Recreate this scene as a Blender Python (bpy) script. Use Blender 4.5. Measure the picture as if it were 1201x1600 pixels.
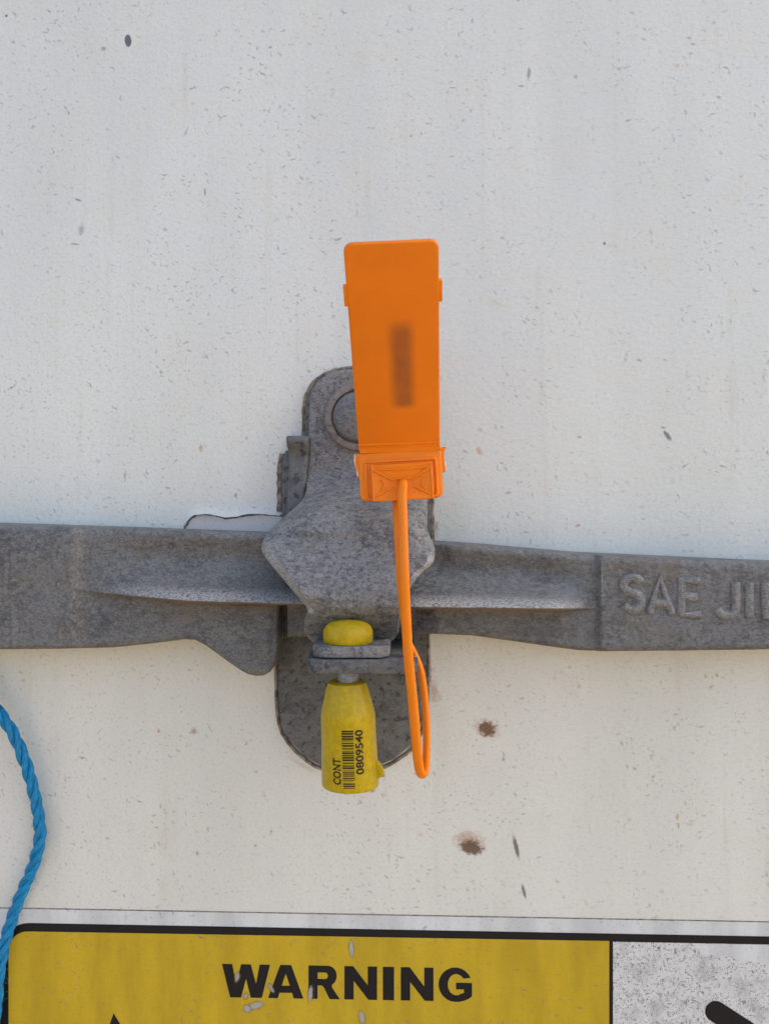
import bpy, bmesh, math, random
import numpy as np
from mathutils import Vector, Matrix, noise as mnoise
from mathutils.geometry import delaunay_2d_cdt

random.seed(7)
R = math.radians
scene = bpy.context.scene
for o in list(bpy.data.objects):
    bpy.data.objects.remove(o)

# ------------------------------------------------------------------ camera
D = 350.0          # mm, camera to door skin
M = 0.263          # mm of door skin per photograph pixel
cam = bpy.data.cameras.new('camera')
cam.sensor_fit = 'HORIZONTAL'
cam.angle = 2 * math.atan(0.5 * 1201 * M / D)
cam.clip_start = 0.01
cam.clip_end = 500
camo = bpy.data.objects.new('camera', cam)
scene.collection.objects.link(camo)
camo.location = (0, -D * 0.001, 0)
camo.rotation_euler = (R(90), 0, 0)
scene.camera = camo

# ------------------------------------------------------------------ sky, sun, exposure
SUN_EL, SUN_AZ = 48.0, 72.0      # the sun stands behind the container: the door is in open shade
world = bpy.data.worlds.new('World')
scene.world = world
world.use_nodes = True
wn = world.node_tree
sky = wn.nodes.new('ShaderNodeTexSky')
sky.sky_type = 'NISHITA'
sky.sun_disc = False
sky.sun_elevation = R(SUN_EL)
sky.sun_rotation = R(SUN_AZ)
sky.air_density = 0.6
sky.dust_density = 4.0
sky.ozone_density = 0.2
bg = wn.nodes['Background']
bg.inputs['Strength'].default_value = 0.15
wn.links.new(sky.outputs[0], bg.inputs[0])
sun = bpy.data.lights.new('sun', 'SUN')
sun.energy = 2.6
sun.angle = R(0.5)
sun.color = (1.0, 0.95, 0.86)
suno = bpy.data.objects.new('sun', sun)
scene.collection.objects.link(suno)
# direction towards the sun: +Y is azimuth 0
sd = Vector((math.sin(R(SUN_AZ)) * math.cos(R(SUN_EL)), math.cos(R(SUN_AZ)) * math.cos(R(SUN_EL)), math.sin(R(SUN_EL))))
suno.rotation_euler = sd.to_track_quat('Z', 'Y').to_euler()
suno.location = sd * 5
vs = scene.view_settings
vs.view_transform = 'Standard'
vs.look = 'None'
vs.gamma = 1
vs.use_curve_mapping = False
vs.exposure = 1.66
scene.cycles.use_adaptive_sampling = True
scene.cycles.adaptive_threshold = 0.03
scene.cycles.max_bounces = 4
scene.cycles.diffuse_bounces = 3
scene.cycles.glossy_bounces = 2

# ------------------------------------------------------------------ helpers
def W(px, py, d=0.0):
    """the point at depth d (mm in front of the door skin) that the photograph shows at px, py"""
    s = M * (D - d) / D
    return Vector(((px - 600.5) * s, -d, (800 - py) * s))

def ss(a, b, x):
    if a == b:
        return float(x >= a)
    t = min(1.0, max(0.0, (x - a) / (b - a)))
    return t * t * (3 - 2 * t)

def interp(tab, x):
    if x <= tab[0][0]:
        return tab[0][1]
    for (a, va), (b, vb) in zip(tab, tab[1:]):
        if x <= b:
            return va + (vb - va) * (x - a) / (b - a)
    return tab[-1][1]

def catmull(pts, n):
    pts = [Vector(p) for p in pts]
    P = [2 * pts[0] - pts[1]] + pts + [2 * pts[-1] - pts[-2]]
    out = []
    for i in range(1, len(P) - 2):
        for k in range(n):
            t = k / n
            a, b, c, d = P[i - 1], P[i], P[i + 1], P[i + 2]
            out.append(0.5 * ((2 * b) + (c - a) * t + (2 * a - 5 * b + 4 * c - d) * t * t + (3 * b - a - 3 * c + d) * t ** 3))
    out.append(pts[-1])
    return out

def link(o, parent=None):
    scene.collection.objects.link(o)
    if parent is not None:
        o.parent = parent

def thing(name, label, cat, loc=(0, 0, 0), group=None):
    o = bpy.data.objects.new(name, None)
    o.empty_display_size = 0.01
    link(o)
    o.location = Vector(loc) * 0.001
    o['label'] = label
    o['category'] = cat
    o['_loc'] = list(loc)
    if group:
        o['group'] = group
    return o

def root_of(p):
    while p.parent is not None:
        p = p.parent
    return p

def obj(name, verts, faces, mat, parent=None, smooth=True, label=None, bevel=None, attrs=None):
    off = Vector(root_of(parent)['_loc']) if parent is not None and '_loc' in root_of(parent) else Vector((0, 0, 0))
    me = bpy.data.meshes.new(name)
    me.from_pydata([((Vector(v) - off) * 0.001) for v in verts], [], faces)
    me.materials.append(mat)
    for an, av in (attrs or {}).items():
        at = me.attributes.new(an, 'FLOAT', 'POINT')
        at.data.foreach_set('value', av)
    bm = bmesh.new()
    bm.from_mesh(me)
    bmesh.ops.remove_doubles(bm, verts=bm.verts, dist=1e-7)
    bmesh.ops.recalc_face_normals(bm, faces=bm.faces)
    if bevel:
        w, ang, seg = bevel
        es = [e for e in bm.edges if len(e.link_faces) == 2 and e.calc_face_angle(0) > R(ang)]
        bmesh.ops.bevel(bm, geom=es, offset=w * 0.001, segments=seg, profile=0.5, affect='EDGES', clamp_overlap=True)
    for f in bm.faces:
        f.smooth = smooth
    if smooth:
        for e in bm.edges:
            e.smooth = not (len(e.link_faces) == 2 and e.calc_face_angle(0) > R(42))
    bm.to_mesh(me)
    bm.free()
    o = bpy.data.objects.new(name, me)
    link(o, parent)
    if label:
        o['label'] = label
    return o

def grid_faces(nu, nv, base=0, flip=False):
    f = []
    for j in range(nv - 1):
        for i in range(nu - 1):
            a = base + j * nu + i
            q = (a, a + 1, a + nu + 1, a + nu)
            f.append(q[::-1] if flip else q)
    return f

def grid_solid(front, back, nu, nv):
    """front, back: lists of nu*nv points; a closed body"""
    n = nu * nv
    v = list(front) + list(back)
    f = grid_faces(nu, nv) + grid_faces(nu, nv, n, True)
    ring = [i for i in range(nu)] + [j * nu + nu - 1 for j in range(1, nv)] + [(nv - 1) * nu + i for i in range(nu - 2, -1, -1)] + [j * nu for j in range(nv - 2, 0, -1)]
    for a, b in zip(ring, ring[1:] + ring[:1]):
        f.append((a, a + n, b + n, b))
    return v, f

def prism(poly, fa, fb):
    """poly: list of 2D points; fa, fb map a 2D point to front and back 3D points"""
    n = len(poly)
    v = [fa(p) for p in poly] + [fb(p) for p in poly]
    f = [tuple(range(n)), tuple(range(2 * n - 1, n - 1, -1))]
    for i in range(n):
        j = (i + 1) % n
        f.append((i, n + i, n + j, j))
    return v, f

def rrect(x0, y0, x1, y1, r, n=6):
    if not isinstance(r, (tuple, list)):
        r = (r,) * 4
    out = []
    for (cx, cy, a0, rr) in ((x1 - r[0], y1 - r[0], 0, r[0]), (x0 + r[1], y1 - r[1], 90, r[1]), (x0 + r[2], y0 + r[2], 180, r[2]), (x1 - r[3], y0 + r[3], 270, r[3])):
        for k in range(n + 1):
            a = R(a0 + 90 * k / n)
            out.append((cx + rr * math.cos(a), cy + rr * math.sin(a)))
    return out

def sweep(path, rx, ry=None, n=12, up=None, closed_ends=True):
    """tube along a path; rx, ry numbers or functions of t"""
    ry = ry if ry is not None else rx
    fx = rx if callable(rx) else (lambda t: rx)
    fy = ry if callable(ry) else (lambda t: ry)
    m = len(path)
    T = [(path[min(i + 1, m - 1)] - path[max(i - 1, 0)]).normalized() for i in range(m)]
    nrm = Vector(up) if up else T[0].orthogonal()
    v, f = [], []
    for i in range(m):
        nrm = (nrm - T[i] * nrm.dot(T[i])).normalized()
        b = T[i].cross(nrm)
        t = i / (m - 1)
        for k in range(n):
            a = 2 * math.pi * k / n
            v.append(path[i] + nrm * (math.cos(a) * fx(t)) + b * (math.sin(a) * fy(t)))
    for i in range(m - 1):
        for k in range(n):
            k2 = (k + 1) % n
            f.append((i * n + k, i * n + k2, (i + 1) * n + k2, (i + 1) * n + k))
    if closed_ends:
        f.append(tuple(range(n - 1, -1, -1)))
        f.append(tuple((m - 1) * n + k for k in range(n)))
    return v, f

def lathe(prof, center, n=40, axis='Z', wob=0.0):
    """prof: (radius, height) list; closed at both ends"""
    v, f = [], []
    for (r, h) in prof:
        for k in range(n):
            a = 2 * math.pi * k / n
            rr = r
            if axis == 'Z':
                v.append(Vector(center) + Vector((rr * math.cos(a), rr * math.sin(a), h)))
            else:
                v.append(Vector(center) + Vector((rr * math.cos(a), -h, rr * math.sin(a))))
    m = len(prof)
    for i in range(m - 1):
        for k in range(n):
            k2 = (k + 1) % n
            f.append((i * n + k, i * n + k2, (i + 1) * n + k2, (i + 1) * n + k))
    f.append(tuple(range(n - 1, -1, -1)))
    f.append(tuple((m - 1) * n + k for k in range(n)))
    return v, f

def join(*vf):
    v, f = [], []
    for a, b in vf:
        o = len(v)
        v += list(a)
        f += [tuple(i + o for i in q) for q in b]
    return v, f

# ------------------------------------------------------------------ material DSL (coordinates in millimetres)
class Mat:
    def __init__(s, name):
        s.m = bpy.data.materials.new(name)
        s.m.use_nodes = True
        s.t = s.m.node_tree
        s.p = s.t.nodes['Principled BSDF']
        tc = s.t.nodes.new('ShaderNodeNewGeometry')
        s.pos = s.vmath('SCALE', tc.outputs['Position'], scale=1000.0)
    def new(s, k):
        return s.t.nodes.new(k)
    def put(s, sock, v):
        if isinstance(v, bpy.types.NodeSocket):
            s.t.links.new(v, sock)
        elif v is not None:
            if sock.type == 'RGBA' and len(v) == 3:
                v = (*v, 1)
            sock.default_value = v
    def vmath(s, op, a, b=None, scale=None):
        n = s.new('ShaderNodeVectorMath'); n.operation = op
        s.put(n.inputs[0], a); s.put(n.inputs[1], b)
        if scale is not None: s.put(n.inputs['Scale'], scale)
        return n.outputs['Value'] if op in ('LENGTH', 'DISTANCE', 'DOT_PRODUCT') else n.outputs[0]
    def math(s, op, a, b=None, c=None, clamp=False):
        n = s.new('ShaderNodeMath'); n.operation = op; n.use_clamp = clamp
        s.put(n.inputs[0], a); s.put(n.inputs[1], b); s.put(n.inputs[2], c)
        return n.outputs[0]
    def noise(s, scale, detail=4, rough=0.55, vec=None, dist=0.0, color=False):
        n = s.new('ShaderNodeTexNoise')
        s.put(n.inputs['Vector'], vec if vec is not None else s.pos)
        n.inputs['Scale'].default_value = scale; n.inputs['Detail'].default_value = detail
        n.inputs['Roughness'].default_value = rough; n.inputs['Distortion'].default_value = dist
        return n.outputs['Color'] if color else n.outputs[0]
    def stretch(s, v, vec=None):
        return s.vmath('MULTIPLY', vec if vec is not None else s.pos, v)
    def rng(s, x, a, b, c=0.0, d=1.0, smooth=True):
        n = s.new('ShaderNodeMapRange')
        n.interpolation_type = 'SMOOTHSTEP' if smooth else 'LINEAR'
        s.put(n.inputs[0], x)
        for i, q in zip((1, 2, 3, 4), (a, b, c, d)):
            s.put(n.inputs[i], q)
        return n.outputs[0]
    def mix(s, fac, a, b, mode='MIX'):
        n = s.new('ShaderNodeMix'); n.data_type = 'RGBA'; n.blend_type = mode
        s.put(n.inputs[0], fac); s.put(n.inputs[6], a); s.put(n.inputs[7], b)
        return n.outputs[2]
    def flat(s):
        """x, z of the door plane as a 2D vector"""
        sx = s.new('ShaderNodeSeparateXYZ'); s.put(sx.inputs[0], s.pos)
        cx = s.new('ShaderNodeCombineXYZ')
        s.t.links.new(sx.outputs[0], cx.inputs[0]); s.t.links.new(sx.outputs[2], cx.inputs[1])
        return cx.outputs[0]
    def dashes(s, vec, cell, length, width, keep, ang=None, spread=3.14, warp=0.35, soft=0.5, seed=0.0):
        """short marks of random direction, one in some of the Voronoi cells; returns mask 0..1"""
        if not hasattr(s, 'warpn'):
            s.warpn = s.vmath('SUBTRACT', s.noise(0.35, 2, 0.6, vec, color=True), (0.5, 0.5, 0.5))
        w = s.vmath('SCALE', s.warpn, scale=warp * 7.0)
        p = s.vmath('SCALE', s.vmath('ADD', s.vmath('ADD', vec, w), (seed, seed * 1.7, 0)), scale=1.0 / cell)
        v = s.new('ShaderNodeTexVoronoi'); v.voronoi_dimensions = '2D'
        v.inputs['Scale'].default_value = 1.0; v.inputs['Randomness'].default_value = 1.0
        s.put(v.inputs['Vector'], p)
        off = s.vmath('SUBTRACT', p, v.outputs['Position'])
        sc = s.new('ShaderNodeSeparateColor'); s.t.links.new(v.outputs['Color'], sc.inputs[0])
        r1, r2, r3 = sc.outputs[0], sc.outputs[1], sc.outputs[2]
        rot = s.new('ShaderNodeVectorRotate'); rot.rotation_type = 'Z_AXIS'
        s.put(rot.inputs['Vector'], off)
        a = s.math('MULTIPLY_ADD', r1, spread, (ang or 0.0) - spread / 2)
        s.put(rot.inputs['Angle'], a)
        size = s.math('MULTIPLY_ADD', r3, 0.8, 0.45)
        q = s.vmath('MULTIPLY', rot.outputs[0], (cell / length, cell / width, 0))
        ln = s.math('DIVIDE', s.vmath('LENGTH', q), size)
        m = s.rng(ln, 1.0, soft, 0.0, 1.0)
        on = s.math('LESS_THAN', r2, keep)
        return s.math('MULTIPLY', m, on), r3
    def blob(s, vec, x, y, rx, ry, ang=0.0, soft=0.4, rag=0.3, mx=1.0):
        mp = s.new('ShaderNodeMapping'); mp.vector_type = 'TEXTURE'
        s.put(mp.inputs[0], vec)
        mp.inputs['Location'].default_value = (x, y, 0)
        mp.inputs['Rotation'].default_value = (0, 0, R(ang))
        mp.inputs['Scale'].default_value = (rx, ry, 1)
        ln = s.vmath('LENGTH', mp.outputs[0])
        if rag:
            if not hasattr(s, 'ragn'):
                s.ragn = s.math('SUBTRACT', s.noise(0.55, 3, 0.65, vec), 0.5)
            ln = s.math('MULTIPLY_ADD', s.ragn, rag * 2.4, ln)
        return s.rng(ln, 1.0, soft, 0.0, mx)
    def bump(s, h, dist, strength=1.0, prev=None):
        n = s.new('ShaderNodeBump'); s.put(n.inputs['Height'], h)
        n.inputs['Distance'].default_value = dist * 0.001; n.inputs['Strength'].default_value = strength
        if prev is not None: s.t.links.new(prev, n.inputs['Normal'])
        return n.outputs[0]
    def out(s, color=None, rough=None, normal=None, metal=None, **kw):
        s.put(s.p.inputs['Base Color'], color); s.put(s.p.inputs['Roughness'], rough)
        s.put(s.p.inputs['Metallic'], metal); s.put(s.p.inputs['Normal'], normal)
        for k, v in kw.items():
            s.put(s.p.inputs[k], v)
        return s.m

def wp(px, py):
    w = W(px, py, 0)
    return w.x, w.z

def paint_marks(m, fl, col, dens=1.0):
    """scuffs, pits and specks of the painted door"""
    st = m.noise(0.012, 3, 0.5, m.vmath('MULTIPLY', fl, (2.2, 0.35, 1)))          # vertical bands
    big = m.noise(0.011, 2, 0.5, fl)
    clus = m.rng(m.noise(0.07, 3, 0.6, fl), 0.40, 0.60, 0.24, 1.0)
    band = m.math('MULTIPLY', m.rng(st, 0.38, 0.62, 0.35, 1.0), clus)
    d1, r1 = m.dashes(fl, 4.9, 1.35, 0.52, 0.95 * dens, ang=0.5, spread=2.0, seed=3.1, soft=0.05)
    d2, r2 = m.dashes(fl, 2.7, 0.8, 0.38, 0.8 * dens, ang=0.4, spread=2.4, seed=11.0, soft=0.05)
    d3, r3 = m.dashes(fl, 1.7, 0.34, 0.26, 0.6 * dens, seed=5.0, soft=0.05)
    d4, r4 = m.dashes(fl, 12.0, 2.0, 0.5, 0.6 * dens, ang=0.6, spread=2.4, warp=0.5, seed=21.0, soft=0.05)
    k1 = m.math('MULTIPLY', m.math('MULTIPLY', d1, band), m.rng(r1, 0, 1, 0.2, 0.68))
    k2 = m.math('MULTIPLY', m.math('MULTIPLY', d2, band), m.rng(r2, 0, 1, 0.12, 0.6))
    k3 = m.math('MULTIPLY', m.math('MULTIPLY', d3, m.rng(big, 0.4, 0.65, 0.25, 1.0)), 0.42)
    k4 = m.math('MULTIPLY', m.math('MULTIPLY', d4, clus), m.rng(r4, 0, 1, 0.3, 0.8))
    k = m.math('MAXIMUM', m.math('MAXIMUM', k1, k2), m.math('MAXIMUM', k3, k4))
    tint = m.noise(0.16, 2, 0.5, fl)
    mark = m.mix(m.rng(tint, 0.5, 0.64), (0.17, 0.165, 0.16), (0.28, 0.21, 0.12))
    return m.mix(k, col, mark), k

# ---- the painted door skin
def mat_paint(name, base=(0.712, 0.738, 0.645), stains=True, dens=1.0):
    m = Mat(name)
    fl = m.flat()
    n1 = m.noise(0.012, 4, 0.55, m.vmath('MULTIPLY', fl, (1.6, 0.4, 1)))
    n2 = m.noise(0.05, 5, 0.6, fl)
    n3 = m.noise(0.9, 3, 0.6, fl)
    c = m.mix(m.rng(n1, 0.3, 0.7), tuple(b * 0.94 for b in base), tuple(b * 1.03 for b in base))
    c = m.mix(m.rng(n2, 0.5, 0.75, 0, 0.35), c, (base[0] * 0.95, base[1] * 0.92, base[2] * 0.85))
    c = m.mix(m.rng(n3, 0.42, 0.75, 0, 0.3), c, tuple(b * 0.68 for b in base))
    run = m.noise(0.05, 3, 0.6, m.vmath('MULTIPLY', fl, (2.6, 0.09, 1)))
    c = m.mix(m.math('MULTIPLY', m.rng(run, 0.54, 0.74, 0, 0.36), m.rng(n2, 0.35, 0.65, 0.2, 1.0)), c, (base[0] * 0.78, base[1] * 0.74, base[2] * 0.66))
    c, k = paint_marks(m, fl, c, dens)
    if stains:
        rust, dark, oran = (0.16, 0.075, 0.03), (0.05, 0.045, 0.045), (0.5, 0.24, 0.08)
        for (px, py, rx, ry, a, col, so, rg, mx) in (
            (200, 63, 6, 11, 4, dark, 0.75, 0.1, 0.9), (10, 24, 3, 2.5, 0, dark, .5, .2, .8), (162, 76, 6, 6, 0, rust, 0.2, .5, .55),
            (760, 1139, 26, 19, -25, (0.36, 0.17, 0.06), 0.2, 0.6, 0.7), (761, 1139, 16, 13, -30, (0.12, 0.05, 0.018), 0.55, 0.6, 0.95),
            (733, 1316, 32, 22, -18, (0.36, 0.18, 0.07), 0.2, 0.5, 0.72), (737, 1325, 22, 13, -14, (0.095, 0.05, 0.026), 0.55, 0.45, 0.95),
            (806, 1324, 4.5, 24, 13, (0.09, 0.07, 0.06), 0.4, 0.3, 0.9), (818, 1393, 3.5, 15, 15, (0.1, 0.09, 0.08), 0.4, 0.3, 0.85),
            (748, 704, 12, 6, -50, oran, 0.1, 0.6, 0.6), (750, 672, 6, 5, 0, oran, 0.1, 0.6, 0.45),
            (1042, 680, 13, 4.5, -52, (0.1, 0.1, 0.1), 0.4, 0.35, 0.85), (1036, 668, 6, 2.5, -10, (0.15, 0.15, 0.15), 0.3, 0.3, 0.6),
            (944, 380, 2.6, 3.2, 0, dark, 0.5, 0.2, 0.8), (826, 114, 4, 12, -8, (0.2, 0.19, 0.19), 0.3, 0.5, 0.7),
            (320, 300, 2.8, 9, 4, (0.22, 0.2, 0.16), 0.2, .4, .7), (127, 358, 6, 12, -10, (0.2, 0.16, 0.14), 0.2, 0.7, .6),
            (122, 312, 7, 2.5, -20, (0.15, .13, .12), .3, .3, .7), (117, 381, 10, 2.2, -6, (0.2, .16, .14), .3, .3, .6),
            (899, 119, 4, 5, 0, oran, .1, .4, .7), (658, 208, 3.5, 3, 0, oran, .1, .4, .7), (642, 212, 3.5, 3, 0, oran, .1, .4, .7),
            (1058, 102, 4, 5, 0, (0.55, 0.38, 0.15), .1, .4, .6), (413, 172, 5, 3, 0, (0.5, 0.38, 0.15), .1, .4, .7),
            (775, 472, 20, 4, -32, (0.6, 0.45, 0.2), .1, .5, .45), (314, 700, 4, 10, 0, (0.5, 0.33, 0.12), .1, .5, .7),
            (195, 743, 3.5, 10, 0, (0.4, 0.3, 0.14), .1, .5, .7), (303, 1143, 6, 8, 0, (0.3, 0.16, 0.08), .1, .6, .7),
            (248, 1143, 3.5, 4, 0, oran, .2, .4, .8), (308, 1334, 4, 6, 0, (.35, .2, .1), .1, .5, .7), (399, 1322, 3, 3, 0, oran, .2, .4, .8),
            (1058, 1277, 3, 9, -8, (0.55, 0.35, 0.1), .2, .3, .8), (1064, 1322, 4, 2.5, 0, (0.55, 0.42, 0.05), .2, .3, .8),
            (582, 1236, 5, 4, 30, (0.3, 0.16, 0.12), .3, .4, .7), (677, 1082, 13, 26, 14, (0.42, 0.25, 0.17), .1, .75, .6),
            (671, 1046, 5, 40, 2, (0.3, 0.17, 0.1), .1, .6, .7), (680, 825, 7, 16, 0, (0.4, 0.25, 0.13), .1, .8, .7),
            (436, 1090, 5, 45, 0, (0.45, 0.33, 0.22), .1, .6, .55), (903, 821, 6, 3, 10, oran, .1, .5, .8),
            (657, 1305, 8, 6, 0, (0.6, 0.3, 0.14), 0, .4, .4), (543, 1390, 3, 4, 0, (0.5, 0.3, 0.1), .2, .4, .6),
            (475, 640, 6, 60, 3, (0.5, 0.46, 0.36), .1, .6, .5), (470, 1195, 40, 4, -30, (0.5, 0.42, 0.33), .1, .6, .5),
        ):
            x, z = wp(px, py)
            c = m.mix(m.blob(fl, x, z, rx * M, ry * M, a, so, rg, mx), c, col)
    nb = m.bump(m.noise(0.42, 3, 0.65, fl), 0.27, 0.55)
    ro = m.rng(n2, 0.3, 0.7, 0.32, 0.42)
    return m.out(c, ro, nb, **{'Specular IOR Level': 1.0})

# ---- weathered galvanised castings
def mat_zinc(name, dark, light, brown=(0.20, 0.155, 0.11), spot=0.35, spotcol=(0.055, 0.06, 0.07), grain=1.0, brownamt=0.4, metal=0.25, rough=0.6, spots=0.62):
    m = Mat(name)
    sv = m.stretch((0.6, 1.0, 1.05))
    a = m.noise(0.06, 4, 0.65)
    b = m.noise(0.42, 4, 0.7, sv)
    g = m.noise(1.5, 2, 0.65, sv)
    mid = tuple((x + y) / 2 for x, y in zip(dark, light))
    c = m.mix(m.rng(b, 0.36, 0.64), dark, light)
    c = m.mix(m.rng(a, 0.42, 0.64, 0.0, 0.75), c, tuple(x * 1.28 for x in mid))
    c = m.mix(m.rng(a, 0.46, 0.30, 0.0, 0.5), c, (dark[0] * 0.72, dark[1] * 0.75, dark[2] * 0.82))
    c = m.mix(m.rng(g, 0.5, 0.70, 0, 0.4 * grain), c, tuple(min(1, x * 1.6) for x in light))
    c = m.mix(m.rng(g, 0.48, 0.32, 0, 0.42 * grain), c, tuple(x * 0.5 for x in dark))
    br = m.noise(0.045, 4, 0.7, m.vmath('ADD', m.pos, (37, 11, 5)))
    c = m.mix(m.rng(br, 0.5, 0.72, 0, brownamt), c, brown)
    sp = m.noise(spots, 2, 0.5, m.vmath('ADD', m.pos, (7, 91, 53)))
    c = m.mix(m.rng(sp, 0.565, 0.66, 0, spot), c, spotcol)
    wa = m.new('ShaderNodeAttribute'); wa.attribute_name = 'wear'
    ga = m.new('ShaderNodeAttribute'); ga.attribute_name = 'grime'
    c = m.mix(m.math('MULTIPLY', wa.outputs['Fac'], m.rng(g, 0.34, 0.6, 0.15, 1.0)), c, (0.43, 0.42, 0.385))
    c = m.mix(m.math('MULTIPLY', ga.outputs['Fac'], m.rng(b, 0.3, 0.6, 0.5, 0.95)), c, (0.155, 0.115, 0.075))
    h = m.math('ADD', m.math('MULTIPLY', m.noise(0.28, 2, 0.6), 0.9), m.math('ADD', m.math('MULTIPLY', b, 0.5 * grain), m.math('MULTIPLY', g, 0.22 * grain)))
    nb = m.bump(h, 0.95, 0.7)
    return m.out(c, m.rng(b, 0.3, 0.7, rough - 0.08, rough + 0.12), nb, metal)

def mat_plain(name, col, rough=0.5, var=0.06, nscale=0.3, bumpd=0.05, bscale=0.8, metal=0.0, **kw):
    m = Mat(name)
    n = m.noise(nscale, 4, 0.6)
    c = m.mix(m.rng(n, 0.3, 0.7), tuple(x * (1 - var) for x in col), tuple(min(1, x * (1 + var)) for x in col))
    nb = m.bump(m.noise(bscale, 3, 0.6), bumpd, 0.5)
    return m.out(c, m.rng(n, 0.3, 0.7, rough - 0.05, rough + 0.05), nb, metal, **kw)

MAT = {}
MAT['paint'] = mat_paint('door_paint')
MAT['primer'] = mat_paint('door_underpaint', (0.68, 0.65, 0.59), stains=False, dens=0.25)
MAT['dirt'] = mat_plain('dirty_paint_edge', (0.2, 0.17, 0.135), 0.8, 0.3, 0.8)
MAT['handle'] = mat_zinc('cast_zinc_handle', (0.092, 0.096, 0.09), (0.185, 0.19, 0.176), spot=0.35)
MAT['catch'] = mat_zinc('cast_zinc_catch', (0.115, 0.119, 0.113), (0.26, 0.265, 0.25), spot=0.6, brownamt=0.3)
MAT['base'] = mat_zinc('plate_zinc', (0.085, 0.089, 0.084), (0.16, 0.165, 0.154), spot=0.8, grain=0.5, brownamt=0.25, spots=0.4, spotcol=(0.04, 0.043, 0.05))
MAT['washer'] = mat_zinc('dull_washer', (0.16, 0.142, 0.118), (0.25, 0.228, 0.195), spot=0.5, grain=0.35, brownamt=0.5)
MAT['rivet'] = mat_zinc('rivet_steel', (0.11, 0.115, 0.115), (0.21, 0.215, 0.21), spot=0.55, grain=0.7, metal=0.3, rough=0.55)
MAT['sealant'] = mat_plain('old_sealant', (0.22, 0.18, 0.13), 0.8, 0.6, 0.35, 0.6, 0.7)
MAT['orange'] = mat_plain('orange_plastic', (0.88, 0.235, 0.003), 0.4, 0.03, 0.05, 0.02, 0.3, **{'Specular IOR Level': 0.28, 'Subsurface Weight': 0.15, 'Subsurface Radius': (1.0, 0.35, 0.05), 'Subsurface Scale': 0.0015})
MAT['yellow'] = mat_plain('yellow_plastic', (0.50, 0.35, 0.003), 0.33, 0.12, 0.5, 0.06, 0.3, **{'Specular IOR Level': 0.3, 'Subsurface Weight': 0.1, 'Subsurface Radius': (1.0, 0.6, 0.05), 'Subsurface Scale': 0.0015})
MAT['stress'] = mat_plain('whitened_plastic', (0.9, 0.62, 0.4), 0.5, 0.15, 1.5)
MAT['ink'] = mat_plain('black_ink', (0.035, 0.031, 0.01), 0.5, 0.35, 1.2, **{'Specular IOR Level': 0.2})
MAT['pin'] = mat_zinc('pin_steel', (0.2, 0.2, 0.2), (0.3, 0.3, 0.3), metal=0.8, rough=0.4, grain=0.4)

def mat_ground():
    m = Mat('yard_concrete')
    n = m.noise(0.0006, 5, 0.6)
    n2 = m.noise(0.02, 4, 0.6)
    c = m.mix(m.rng(n, 0.3, 0.7), (0.18, 0.132, 0.082), (0.23, 0.17, 0.105))
    c = m.mix(m.rng(n2, 0.4, 0.7, 0, 0.3), c, (0.16, 0.12, 0.08))
    return m.out(c, 0.85, m.bump(n2, 3, 0.4))
MAT['ground'] = mat_ground()

# ------------------------------------------------------------------ the setting: yard ground, container door
g = 60000.0
go = obj('ground', [(-g, -g, -1350), (g, -g, -1350), (g, g, -1350), (-g, g, -1350)], [(0, 1, 2, 3)], MAT['ground'], smooth=False)
go['kind'] = 'structure'

# hole in the thick paint film beside the catch, where the film has broken away
hole_px = [(287, 822), (294, 812), (303, 804), (318, 802), (335, 803), (352, 807), (368, 806), (388, 802), (410, 802), (430, 804), (444, 800),
           (446, 760), (447, 712), (452, 701), (478, 697), (520, 697), (520, 900), (287, 900)]
hole = [Vector(wp(*p)) for p in hole_px]
h3 = catmull([Vector((h.x, h.y, 0)) for h in hole[:12]], 4)
hole = [Vector((h.x + random.uniform(-.14, .14), h.y + random.uniform(-.14, .14))) for h in h3] + hole[12:]
cen = Vector(wp(420, 860))
outer = [Vector(p) for p in ((-1200, -1200), (1200, -1200), (1200, 1450), (-1200, 1450))]
vin = outer + hole
edges = [(i, (i + 1) % 4) for i in range(4)] + [(4 + i, 4 + (i + 1) % len(hole)) for i in range(len(hole))]
res = delaunay_2d_cdt(vin, edges, [], 0, 1e-5)
def in_poly(p, poly):
    c = False
    for i in range(len(poly)):
        a, b = poly[i], poly[i - 1]
        if (a.y > p.y) != (b.y > p.y) and p.x < (b.x - a.x) * (p.y - a.y) / (b.y - a.y) + a.x:
            c = not c
    return c
cf = [f for f in res[2] if not in_poly(sum((res[0][i] for i in f), Vector((0, 0))) / len(f), hole)]
door_v = [(p.x, 0, p.y) for p in res[0]]
DB = 2400.0
o = len(door_v)
door_v += [(-1200, 1.0, -1200), (1200, 1.0, -1200), (1200, 1.0, 1450), (-1200, 1.0, 1450),
           (-1200, DB, -1200), (1200, DB, -1200), (1200, DB, 1450), (-1200, DB, 1450)]
oi = [min(range(len(res[0])), key=lambda k: (res[0][k] - q).length) for q in outer]
door_f = [tuple(f) for f in cf]
for i in range(4):
    j = (i + 1) % 4
    door_f.append((oi[i], oi[j], o + j, o + i))
    door_f.append((o + i, o + j, o + 4 + j, o + 4 + i))
door_f.append((o + 4, o + 5, o + 6, o + 7))
door = obj('container_door', door_v, door_f, MAT['paint'], smooth=False)
door['kind'] = 'structure'
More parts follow.
